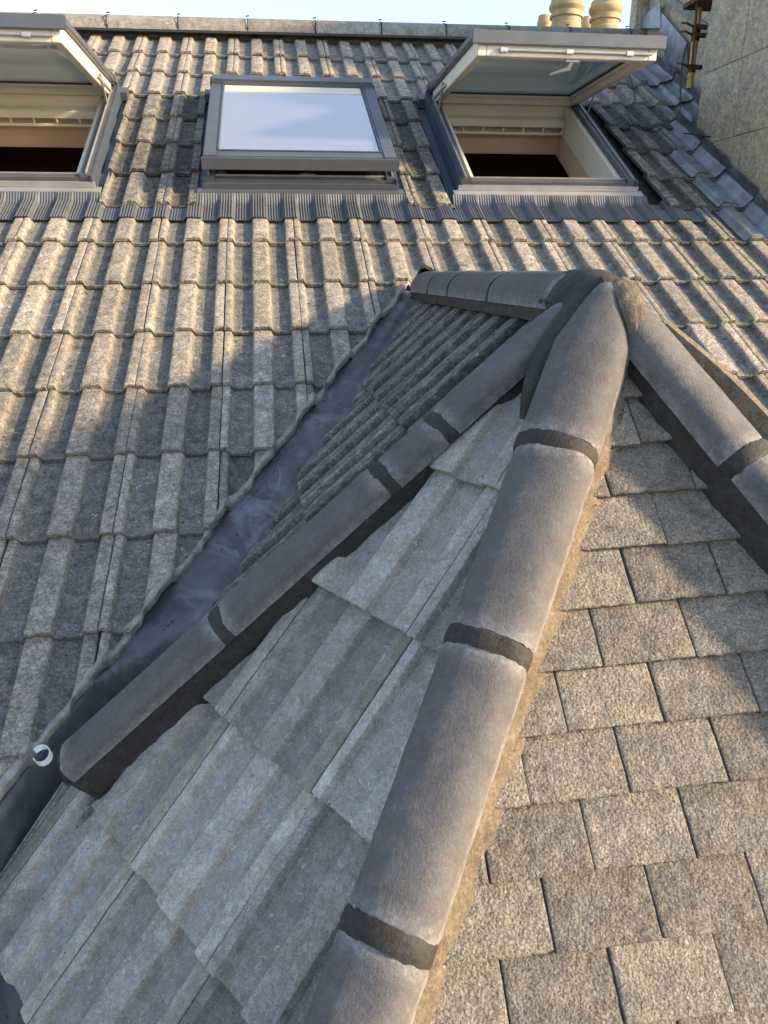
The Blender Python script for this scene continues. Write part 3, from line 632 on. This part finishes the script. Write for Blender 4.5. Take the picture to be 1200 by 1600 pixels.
# narrow side channel of the lowest tile against the valley
mb = MB()
for o_, w_ in ((-.020, .006), (-.008, .004)): mb.box(F2, u_left + o_, u_left + o_ + w_, -.45, -.012, -.030, -.012, .001)
mb.build('tile_side_channel', 'old_ridge', bay)
mb = MB(); ge = thing('eaves_gutter', F2.w(-.1, -.50, -.08), 'dark wet gutter below the lowest pan tiles at the lower left', 'gutter')
pts = [F2.w(u, -.40, -.085) for u in np.linspace(-.75, 2.2, 8)]
prof = [(.06 * math.cos(a), .06 * math.sin(a)) for a in np.linspace(math.pi, 2 * math.pi, 13)]
outd = unit(V(F2.n[0], F2.n[1], 0)); top = np.array([[p + outd * (x + .05) + V(0, 0, z) for x, z in prof] for p in pts]); vs, f = grid_solid(top, top - V(0, 0, .004), 13, 8); link('gutter_channel', vs, f, 'clad', ge)
mb = MB(); mb.box(F2, -.8, 2.3, -.43, -.36, -.20, -.06); mb.build('fascia', 'felt', ge)

# ------------------------------------------------------------------ curled plastic strap by the hip end
cpt = hit(VA, n4, 66, 1181) ; cpt = ray(66, 1181) * 1.56
top = []
for i in range(41):
    a = -2.6 + 5.3 * i / 40; r = .020 + .004 * i / 40; row = []
    for j in range(3): row.append(cpt + CX * (r * math.cos(a) * .75) + CZ * (r * math.sin(a)) + CY * (j - 1) * .006 + CX * (j - 1) * .003)
    top.append(row)
top = np.array(top); cen = cpt; inn = cpt + (top - cpt) * .90; vs, f = grid_solid(top, inn, 3, 41)
link('plastic_strap', vs, f, 'plastic', None, label='curled pale plastic strap at the lower end of the left hip', category='plastic strap')

# ------------------------------------------------------------------ roof windows
def sashframe(v1, h, ang):
    a = rad(ang); e1, e2, n = FM.R[:, 0], FM.R[:, 1], FM.n
    return Frame(FM.w(0, v1, h), np.array([e1, math.cos(a) * e2 - math.sin(a) * n, math.cos(a) * n + math.sin(a) * e2]).T)
def roof_window(u0, u1, ang, label):
    v0, v1 = VB0, VT0; t = thing('roof_window', FM.w((u0 + u1) / 2, v0, 0), label, 'roof window', 'roof windows in the main roof'); F = FM
    mb = MB(); mb.box(F, u0, u0 + .045, v0, v1, -.07, FRH); mb.box(F, u1 - .045, u1, v0, v1, -.07, FRH); mb.box(F, u0 + .0451, u1 - .0451, v0, v0 + .045, -.07, FRH - .014); mb.box(F, u0 + .0451, u1 - .0451, v1 - .05, v1, -.07, FRH + .01)
    fr = mb.build('frame', 'clad', t)
    mb = MB(); mb.box(F, u0 + .012, u0 + .020, v0 + .01, v1 - .1, FRH, FRH + .010); mb.box(F, u1 - .020, u1 - .012, v0 + .01, v1 - .1, FRH, FRH + .010); mb.box(F, u0 + .03, u1 - .03, v0 + .030, v0 + .038, FRH - .014, FRH - .006); mb.build('frame_rail', 'alu', fr)
    for s_, ub in ((-1, u0), (1, u1)):
        mb = MB(); a, b = (ub - .012, ub - .001) if s_ < 0 else (ub + .001, ub + .012); mb.box(F, a, b, v0 - .01, v1 + .03, -.04, FRH - .004)
        a, b = (ub - .062, ub - .013) if s_ < 0 else (ub + .013, ub + .062); mb.box(F, a, b, v0 - .06, v1 + .05, -.045, -.036); 
        a, b = (ub - .066, ub - .060) if s_ < 0 else (ub + .060, ub + .066); mb.box(F, a, b, v0 - .06, v1 + .05, -.045, -.018)
        mb.build('side_flashing', 'clad_blue', t)
    mb = MB(); mb.box(F, u0 - .045, u1 + .045, v0 - .052, v0 - .001, -.004, .004); mb.box(F, u0 - .02, u1 + .02, v0 - .012, v0 - .0005, .0045, FRH - .03); mb.build('bottom_flashing', 'alu' if ang > 10 else 'clad', t)
    mb = MB(); mb.box(F, u0 - .05, u1 + .05, v1 + .0005, v1 + .08, -.03, .02); mb.build('top_flashing', 'clad', t)
    mb = MB()
    for a, b, c, d in ((u0 + .0455, u0 + .075, v0 + .03, v1 - .03), (u1 - .075, u1 - .0455, v0 + .03, v1 - .03)): mb.box(F, a, b, c, d, -.12, .034)
    mb.box(F, u0 + .0755, u1 - .0755, v0 + .0455, v0 + .07, -.12, .030); mb.box(F, u0 + .0755, u1 - .0755, v1 - .09, v1 - .0505, -.12, .03)
    mb.build('inner_frame', 'white', t)
    mb = MB(); mb.box(F, u0 + .05, u0 + .068, v0 + .05, v1 - .06, -.26, -.1205); mb.box(F, u1 - .068, u1 - .05, v0 + .05, v1 - .06, -.26, -.1205); mb.box(F, u0 + .0685, u1 - .0685, v1 - .085, v1 - .067, -.26, -.1205); mb.box(F, u0 + .0685, u1 - .0685, v0 + .05, v0 + .068, -.26, -.1205)
    mb.build('lining', 'plaster', t)
    # sash
    G = sashframe(v1 - .02, FRH + .012, ang); L = v1 - v0 - .02; B = .062
    mb = MB(); z0, z1 = -.004, .030
    mb.box(G, u0 - .002, u0 + B, -L, -.05, z0, z1, .004); mb.box(G, u1 - B, u1 + .002, -L, -.05, z0, z1, .004); mb.box(G, u0 + B + .0005, u1 - B - .0005, -L, -L + B, z0, z1 - .004, .004); mb.box(G, u0 - .012, u1 + .012, -L - .016, -L - .001, z0 - .028, z1 - .006, .003)
    sash = mb.build('sash', 'clad', t)
    mb = MB(); mb.box(G, u0 - .008, u1 + .008, -.0495, .055, z0 - .004, z1 + .020, .012); mb.build('hood', 'clad', sash)
    mb = MB(); mb.box(G, u0 + B + .002, u1 - B - .002, -L + B + .002, -L + B + .010, z1 - .006, z1 + .002, .001); mb.box(G, u0 + B + .001, u0 + B + .008, -L + B + .011, -.051, z1 - .006, z1 + .003, .001); mb.box(G, u1 - B - .008, u1 - B - .001, -L + B + .011, -.051, z1 - .006, z1 + .003, .001); mb.build('glazing_bead', 'clad_blue', sash)
    if ang < 10:
        mb = MB(); mb.box(G, u0 + B + .0005, u1 - B - .0005, -L + B + .0005, -.051, z0 + .001, z1 - .012, 0); mb.build('pane', 'pane', sash, smooth=False)
        mb = MB(); mb.box(G, u0 + B + .012, u1 - B - .012, -.155, -.052, z1 - .0118, z1 - .0085, .001); mb.build('blind_cassette', 'white', sash)
        mb = MB(); mb.box(G, u0 + .025, u1 - .025, -L + .02, -.08, -.024, z0 - .0005, .003); mb.build('sash_timber', 'clad', sash)
    else:
        zi = -.075
        mb = MB(); mb.box(G, u0 + .020, u0 + .062, -L + .01, -.03, zi, z0 - .0005, .003); mb.box(G, u1 - .062, u1 - .020, -L + .01, -.03, zi, z0 - .0005, .003)
        mb.box(G, u0 + .0625, u1 - .0625, -L + .01, -L + .055, zi, z0 - .0005, .003); mb.box(G, u0 + .0625, u1 - .0625, -.085, -.03, zi, z0 - .0005, .003)
        for a, b, c, d in ((u0 + .0625, u0 + .075, -L + .0555, -.0855), (u1 - .075, u1 - .0625, -L + .0555, -.0855), (u0 + .0755, u1 - .0755, -L + .0555, -L + .066), (u0 + .0755, u1 - .0755, -.097, -.0855)): mb.box(G, a, b, c, d, -.045, z0 - .0005, .002)
        mb.build('sash_timber', 'white', sash)
        mb = MB(); mb.box(G, u0 + .063, u1 - .063, -L + .056, -.086, -.020, -.008, 0); mb.build('pane', 'glass', sash, smooth=False)
        mb = MB()
        for a, b, c, d in ((u0 + .0755, u0 + .079, -L + .066, -.097), (u1 - .079, u1 - .0755, -L + .066, -.097), (u0 + .0795, u1 - .0795, -L + .066, -L + .0695), (u0 + .0795, u1 - .0795, -.1005, -.097)): mb.box(G, a, b, c, d, -.030, -.0205, 0)
        mb.build('gasket', 'cable', sash)
        mb = MB(); mb.tube([G.w(u0 + .12, -L - .002, -.052), G.w(u1 - .05, -L - .002, -.052)], .0065, 10)
        for uu in (u0 + .14, (u0 + u1) / 2, u1 - .16): mb.box(G, uu - .018, uu + .018, -L - .011, -L + .008, -.062, -.043, .002)
        mb.build('locking_rod', 'alu', sash)
        um = (u0 + u1) / 2 + .03
        mb = MB(); mb.box(G, um - .035, um + .035, -L + .03, -L + .055, zi - .010, zi - .0005, .003)
        mb.tube([G.w(um, -L + .043, zi - .006), G.w(um - .012, -L + .055, zi - .034), G.w(um - .045, -L + .075, zi - .040), G.w(um - .085, -L + .10, zi - .050)], [.011, .011, .009, .007], 10); mb.build('handle', 'alu', sash)
        for s_, ub in ((-1, u0 + .012), (1, u1 - .012)):
            mb = MB(); mb.tube([F.w(ub, v1 - .30, FRH + .004), G.w(ub, -.36, -.03)], .006, 6); mb.box(G, ub - .003, ub + .003, -.42, -.06, -.060, -.045, .001); mb.build('hinge_arm', 'alu', t)
        # vent bar hanging under the head of the frame
        mb = MB(); a, b = u0 + .078, u1 - .078; mb.box(F, a, b, v1 - .160, v1 - .148, -.112, -.098); mb.box(F, a, b, v1 - .160, v1 - .148, -.068, -.030)
        for i in range(7): uu = a + (b - a - .010) * i / 6; mb.box(F, uu, uu + .010, v1 - .1595, v1 - .149, -.0978, -.0682)
        mb.box(F, a, b, v1 - .147, v1 - .092, -.050, -.030); mb.build('vent_bar', 'white', t)
    if ang < 10:
        um = (u0 + u1) / 2 + .02; mb = MB(); mb.box(F, um - .03, um + .03, v0 + .048, v0 + .064, .031, .040); mb.tube([F.w(um - .03, v0 + .05, .045), F.w(um, v0 + .045, .050), F.w(um + .05, v0 + .05, .046)], [.006, .010, .006], 8); mb.build('handle', 'alu', t)
    return t
roof_window(*WINS[0], 31.0, 'wide open top hung roof window at the far left of the row, partly out of the picture')
roof_window(*WINS[1], 2.9, 'nearly closed roof window with pale sky reflecting pane between the two open ones')
roof_window(*WINS[2], 31.0, 'wide open roof window with silver handle nearest the stone wall')
# attic room seen through the openings
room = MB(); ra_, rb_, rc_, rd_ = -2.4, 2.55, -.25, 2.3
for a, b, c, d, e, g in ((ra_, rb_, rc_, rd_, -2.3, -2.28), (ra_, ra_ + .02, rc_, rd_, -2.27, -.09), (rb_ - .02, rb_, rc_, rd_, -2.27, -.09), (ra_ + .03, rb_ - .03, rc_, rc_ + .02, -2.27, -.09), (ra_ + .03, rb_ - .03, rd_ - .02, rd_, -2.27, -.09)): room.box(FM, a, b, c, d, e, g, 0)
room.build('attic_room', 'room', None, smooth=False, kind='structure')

# pleated apron below the windows
ap = thing('pleated_flashing', FM.w(.4, .2, 0), 'pleated dark grey apron flashing draped over the tiles below the three roof windows', 'flashing')
nu_, nv_ = 2200, 10; ua, ub = -2.3, 2.36; top = np.zeros((nv_, nu_, 3))
for i in range(nu_):
    u = ua + (ub - ua) * i / (nu_ - 1); pl = .0024 * math.sin(2 * math.pi * u / .0125); ph = prof_h(u + .004)
    for j in range(nv_):
        t = j / (nv_ - 1); v = .418 + (.192 - .418) * t + (-.006 * noise.noise(Vector((u * 6, 2, 0))) if j == nv_ - 1 else 0); k = min(1, t / .22)
        h = (.002) * (1 - k) + (ph * .62 - .021 * v / GM + .009) * k
        if v > .328 and not any(a - .055 < u < b + .055 for a, b in WINS): h = ph - .0195; pl_ = 0
        else: pl_ = pl
        top[j, i] = (u, v, h + pl_ * (.5 + .5 * k))
top = FM.ws(top); vs, f = grid_solid(top, top - FM.n * .002, nu_, nv_); f = [q[::-1] for q in f]
link('pleated_sheet', vs, f, 'pleat', ap, auto=60)

# ------------------------------------------------------------------ lead flashing along the wall
lf = thing('lead_flashing', FM.w(2.5, .3, 0), 'dull blue lead soakers stepped up beside the stone wall on the right', 'lead flashing')
for k in range(0, 7):
    nu2, nv2 = 44, 14; top = np.zeros((nv2, nu2, 3)); uL = {0: hm(1156, 360)[0], 1: hm(1112, 304)[0], 2: hm(1072, 259)[0]}.get(k, 2.5); uW = (WALLX - .02 if k < 4 else 2.80); uW = FM.uv(V(uW, FM.w(2.6, k * GM)[1], FM.w(2.6, k * GM)[2]))[0]
    if k >= 3: uL = uW - .13
    if k >= 4: uL = uW - .22
    for j in range(nv2):
        v = k * GM + .010 + (GM + .05) * j / (nv2 - 1)
        for i in range(nu2):
            t = i / (nu2 - 1); u = uL + (uW - uL) * min(1, t / .8); up_ = max(0, (t - .62) / .38)
            h = prof_h(u) * (1 - min(1, up_ * 2)) - .021 * (v - k * GM) / GM + .006 + .075 * up_ ** 1.6 + .004 * noise.noise(Vector((u * 12, v * 12, k)))
            top[j, i] = (u - .0008 * k, v + .008 * noise.noise(Vector((u * 9, k, 1))) * (j == 0), h)
    top = FM.ws(top); vs, f = grid_solid(top, top - FM.n * .003, nu2, nv2); link('lead_sheet', vs, f, 'lead_pale', lf, auto=60)
# ------------------------------------------------------------------ stone wall, gable parapet, pipe
def stone_wall(name, x0, x1, y0, y1, z0, z1, hs, label, cat, seed, ztop=None, lens=(.9, .9)):
    t = thing(name, V((x0 + x1) / 2, (y0 + y1) / 2, z0), label, cat); F = Frame(V(x0, 0, 0), np.array([V(0, -1, 0), V(0, 0, 1), V(-1, 0, 0)]).T)
    r_ = random.Random(seed); z = z0; k = 0
    while z < z1:
        hgt = hs[k % len(hs)]; zt_ = min(z1, z + hgt); y = y1 + (r_.uniform(-.5, 0) if k else 0)
        y = y1; first = True
        while y > y0:
            ln = r_.uniform(*lens) * (r_.uniform(.4, .9) if first else 1); first = False; ya = max(y0, y - ln)
            nu_, nv_ = max(3, int((y - ya) / .05)), max(3, int((zt_ - z) / .05)); top = np.zeros((nv_, nu_, 3)); g = .003
            for b in range(nv_):
                for a in range(nu_):
                    u_, w_ = a / (nu_ - 1), b / (nv_ - 1); e = .006 if (a in (0, nu_ - 1) or b in (0, nv_ - 1)) else 0
                    top[b, a] = (-(y - g - (y - ya - 2 * g) * u_), z + g + (zt_ - z - 2 * g) * w_, -e + .006 * noise.noise(Vector((y - u_ * ln, z + w_ * hgt, seed)) * 4))
            tp = F.ws(top); bt = tp.copy(); bt[:, :, 0] = x0 + .05; vs, f = grid_solid(tp, bt, nu_, nv_); link('stone_block', vs, f, 'stone', t, auto=40); y = ya
        z = zt_; k += 1
    G = Frame(V(0, 0, 0), np.eye(3)); mb = MB(); mb.box(G, x0 + .012, x1, y0 + .003, y1 - .003, z0, z1 - .004, .004); mb.build('wall_core', 'stone', t); return t
zj = lambda x, y, X: hit(V(X, 0, 0), V(1, 0, 0), x, y)
print('wall joints', zj(1090, 120, 2.62), zj(1200, 75, 2.62), zj(1115, 222, 2.62), zj(1200, 200, 2.62), 'corner', zj(1085, 215, 2.62), zj(1105, 0, 2.62), 'gable', zj(975, 41, 2.88), zj(1040, 0, 2.88), zj(1080, 32, 2.88))
wz = [zj(1115, 222, WALLX)[2], zj(1095, 118, WALLX)[2]]
stone_wall('stone_wall', WALLX, 3.3, 3.70, 4.62, wz[0] - 1.3, 1.95, [1.3, wz[1] - wz[0], .62, .5], 'tall pale stone block wall standing at the right edge beyond the lead flashing', 'wall', 3, lens=(.6, 1.1))
gw = stone_wall('gable_parapet', 2.88, 3.25, 4.625, 6.02, .4, 2.6, [1.1, .45, .42, .5], 'rendered gable parapet behind the drainpipe, rising above the main ridge', 'parapet', 5, lens=(.5, .8))
E3 = Frame(V(0, 0, 0), np.eye(3))
mb = MB(); mb.slab([V(2.80, 6.04, 1.55), V(2.80, 6.14, 1.55), V(2.80, 6.14, 2.75), V(2.80, 6.04, 2.75)], V(-1, 0, 0), .5); mb.build('coping', 'stone', gw, smooth=False)
pA, pB = zj(1080, 34, 2.86), zj(1030, -6, 2.86)
mb = MB(); dv = unit(pB - pA); nn = unit(np.cross(dv, V(-1, 0, 0))); mb.slab([pA - dv * .3, pA - dv * .3 + V(0, 0, .05), pB + dv * .6 + V(0, 0, .05), pB + dv * .6], V(-1, 0, 0), .03); mb.build('raked_fillet', 'old_ridge', gw, smooth=False)
q0 = [zj(990, 44, 2.84), zj(988, 38, 2.84), zj(1031, 4, 2.84), zj(1032, 44, 2.84)]; mb = MB(); mb.slab(q0, V(-1, 0, 0), .006); mb.build('lead_sheet', 'lead_pale', lf, smooth=False)
q0 = [zj(1030, 45, 2.845), zj(1034, 20, 2.845), zj(1072, 66, 2.845), zj(1076, 140, 2.845), zj(1045, 118, 2.845)]; mb = MB(); mb.slab(q0, V(-1, 0, 0), .006); mb.build('lead_sheet', 'lead_pale', lf, smooth=False)
# small dressed lead piece at the wall corner
a = zj(1079, 212, 2.60); mb = MB(); mb.slab([zj(1078, 213, 2.60), zj(1082, 170, 2.60), zj(1097, 162, 2.60), zj(1090, 205, 2.60)], V(-1, 0, 0), .005); mb.build('lead_sheet', 'lead_pale', lf, smooth=False)
PX = 2.66; bp_, tp_ = zj(1077, 138, PX), zj(1090, -30, PX)
dp = thing('drainpipe', bp_, 'flaking yellow vertical drainpipe held by rusty brackets beside the stone wall', 'pipe')
mb = MB(); mb.tube([V(PX, bp_[1], bp_[2]), V(PX, bp_[1], bp_[2] + 1.5)], .019, 16); mb.build('pipe', 'yellow', dp)
for yy in (108, 62, 50): 
    q = zj(1080, yy, PX); mb = MB(); mb.tube([V(PX, bp_[1], q[2] - .02), V(PX, bp_[1], q[2] + .02)], .024, 14); mb.box(E3, PX - .05, PX + .04, bp_[1] - .055, bp_[1] - .035, q[2] - .012, q[2] + .012, .003); mb.tube([V(PX - .05, bp_[1] - .045, q[2]), V(PX - .10, bp_[1] - .06, q[2] + .01), V(PX - .11, bp_[1] - .02, q[2] + .02)], .006, 6); mb.build('bracket', 'rust', dp)
q = zj(1080, 20, PX); mb = MB(); mb.box(E3, PX - .08, PX + .10, bp_[1] - .12, bp_[1] + .05, q[2], q[2] + .03, .004); mb.tube([V(PX - .06, bp_[1] - .08, q[2]), V(PX - .05, bp_[1] - .09, zj(1080, 108, PX)[2])], .008, 6); mb.build('bracket', 'rust', dp)

# ------------------------------------------------------------------ chimney pots
def pot(x, ytop, wpx, depth, label, tall=.75):
    P = ray(x, ytop) * depth; r = wpx / 2 * depth / FPX; t = thing('chimney_pot', P - V(0, 0, tall), label, 'chimney pot', 'chimney pots beyond the ridge')
    pr_ = [(r * .78, -tall), (r * .80, -.30), (r * .86, -.26), (r * .86, -.235), (r * .80, -.225), (r * .84, -.12), (r * .95, -.10), (r * 1.0, -.085), (r * 1.0, -.06), (r * .93, -.045), (r * .90, -.01), (r * .86, 0), (r * .74, 0), (r * .70, -.1)]
    mb = MB(); mb.lathe(P, pr_); mb.build('pot_body', 'terracotta', t, auto=30)
    mb = MB(); mb.lathe(P - V(0, 0, .16), [(r * .85, -.015), (r * .92, -.012), (r * .93, 0), (r * .92, .012), (r * .85, .015)]); mb.build('collar', 'terracotta', t, auto=60)
pot(887, -2, 56, 7.6, 'large buff chimney pot cut by the top edge, left of its equal')
pot(948, 3, 53, 7.7, 'large buff chimney pot nearest the gable parapet')
pot(852, 25, 24, 8.6, 'small buff chimney pot low at the left end of the group', .5)
pot(918, 27, 20, 8.8, 'smallest chimney pot half hidden between the two large ones', .5)
b_ = ray(905, 60) * 8.0; mb = MB(); mb.box(E3, b_[0] - .7, b_[0] + .7, b_[1] - .35, b_[1] + .9, b_[2] - 2.5, b_[2] - .30, .01); mb.build('chimney_stack', 'stone', None, label='stone chimney stack below the buff pots, hidden behind the ridge', category='chimney stack')

# ------------------------------------------------------------------ cables
def cable(pxs, h, r, label, extra=None):
    P = [(hit(FM.o + FM.n * hh, FM.n, x, y)) for x, y, hh in pxs] + (extra or []); out = []
    g = lambda i: P[max(0, min(len(P) - 1, i))]
    for i in range(len(P) - 1):
        for k in range(8):
            t = k / 8; p0, p1, p2, p3 = g(i - 1), g(i), g(i + 1), g(i + 2)
            out.append(.5 * ((2 * p1) + (-p0 + p2) * t + (2 * p0 - 5 * p1 + 4 * p2 - p3) * t * t + (-p0 + 3 * p1 - 3 * p2 + p3) * t ** 3))
    mb = MB(); mb.tube(out + [P[-1]], r, 7); mb.build('cable', 'cable', None, label=label, category='cable', group='loose cables on the tiles')
cable([(984, 118, .02), (990, 140, .015), (992, 158, .02), (984, 166, .025), (982, 180, .02), (996, 200, .02), (1020, 206, .02), (1034, 200, .02), (1042, 188, .02)], .01, .0035, 'thin dark cable looped over the tiles right of the open roof window')
cable([(1073, 70, .25), (1066, 100, .12), (1063, 140, .05), (1062, 175, .02), (1055, 186, .015), (1046, 190, .01)], .01, .004, 'black cable hanging from the drainpipe bracket on to the tiles')
w1, w2, w3, w4 = zj(1120, 213, 2.60), zj(1150, 204, 2.60), zj(1180, 197, 2.60), zj(1215, 195, 2.60)
cable([(1068, 208, .02), (1080, 209, .03), (1096, 212, .06)], .01, .004, 'black cable crossing the lead and running along the stone wall', [w1, w2, w3, w4])

# ------------------------------------------------------------------ loose moss and grit
r_ = random.Random(9); mb = MB()
def crumb(P, s):
    bm = bmesh.new(); bmesh.ops.create_icosphere(bm, subdivisions=1, radius=s)
    for w in bm.verts: w.co *= 1 + .5 * r_.uniform(-1, 1)
    mb.add([V(*w.co) * V(1, 1, .6) + P for w in bm.verts], [[w.index for w in f.verts] for f in bm.faces]); bm.free()
for i in range(110):                                # along the right foot of the long hip
    s = r_.uniform(j1[0] + .2, j1[-1]); e = cc1 + dd1 * s; sxx = unit(np.cross(dd1, up1)); sxx = sxx if sxx[0] > 0 else -sxx
    q = e + sxx * (wf1(s) + .014 + abs(r_.gauss(0, .006))); q = q - F3.n * (((q - F3.o) @ F3.n) + .002); crumb(q, r_.uniform(.0012, .0035))
for k in range(-2, 9):
    for i in range(26):
        q = F3.w(r_.uniform(-.5, 1.6), k * G3 - .002, -.006)
        if (q - H1R[0]) @ H1R[1] < 0 and (q - H2L[0]) @ H2L[1] < 0: crumb(q, r_.uniform(.0008, .0026))
for i in range(130):
    s = r_.uniform(.2, 2.9); q = lead_pt(s, r_.choice((.11, .13, -.03)) + r_.gauss(0, .014)); crumb(q + V(0, 0, .002), r_.uniform(.001, .0035))
for i in range(520):                                # droppings in the pans of the main roof
    k = r_.randint(-7, 0); u = r_.uniform(-1.6, .7); v = k * GM + (r_.uniform(.0, .30) if r_.random() < .6 else abs(r_.gauss(.30, .02)))
    q = FM.w(u, v); 
    if tile_top(u, v) > -.023 or (q - VA) @ vn > -.02: continue
    crumb(FM.w(u, v, tile_top(u, v) + .001), r_.uniform(.0015, .0048))
for i in range(90):
    u, v = r_.uniform(-.3, 1.1), r_.uniform(-.3, .6); q = F2.w(u, v, prof_h(u, LOWP) - .023 * (v / G2 - math.floor(v / G2)))
    if (q - H0[0]) @ H0[1] < -.05 and (q - H1L[0]) @ H1L[1] < -.05: crumb(q, r_.uniform(.0008, .0022))
mb.build('moss_crumbs', 'moss', None, kind='stuff', label='brown moss crumbs and grit lying along hip and valley', category='moss')
# ------------------------------------------------------------------ ground far below
mb = MB(); mb.box(E3, -150, 150, -150, 150, -6.2, -6.0, 0); mb.build('ground', 'ground', None, smooth=False, kind='structure')
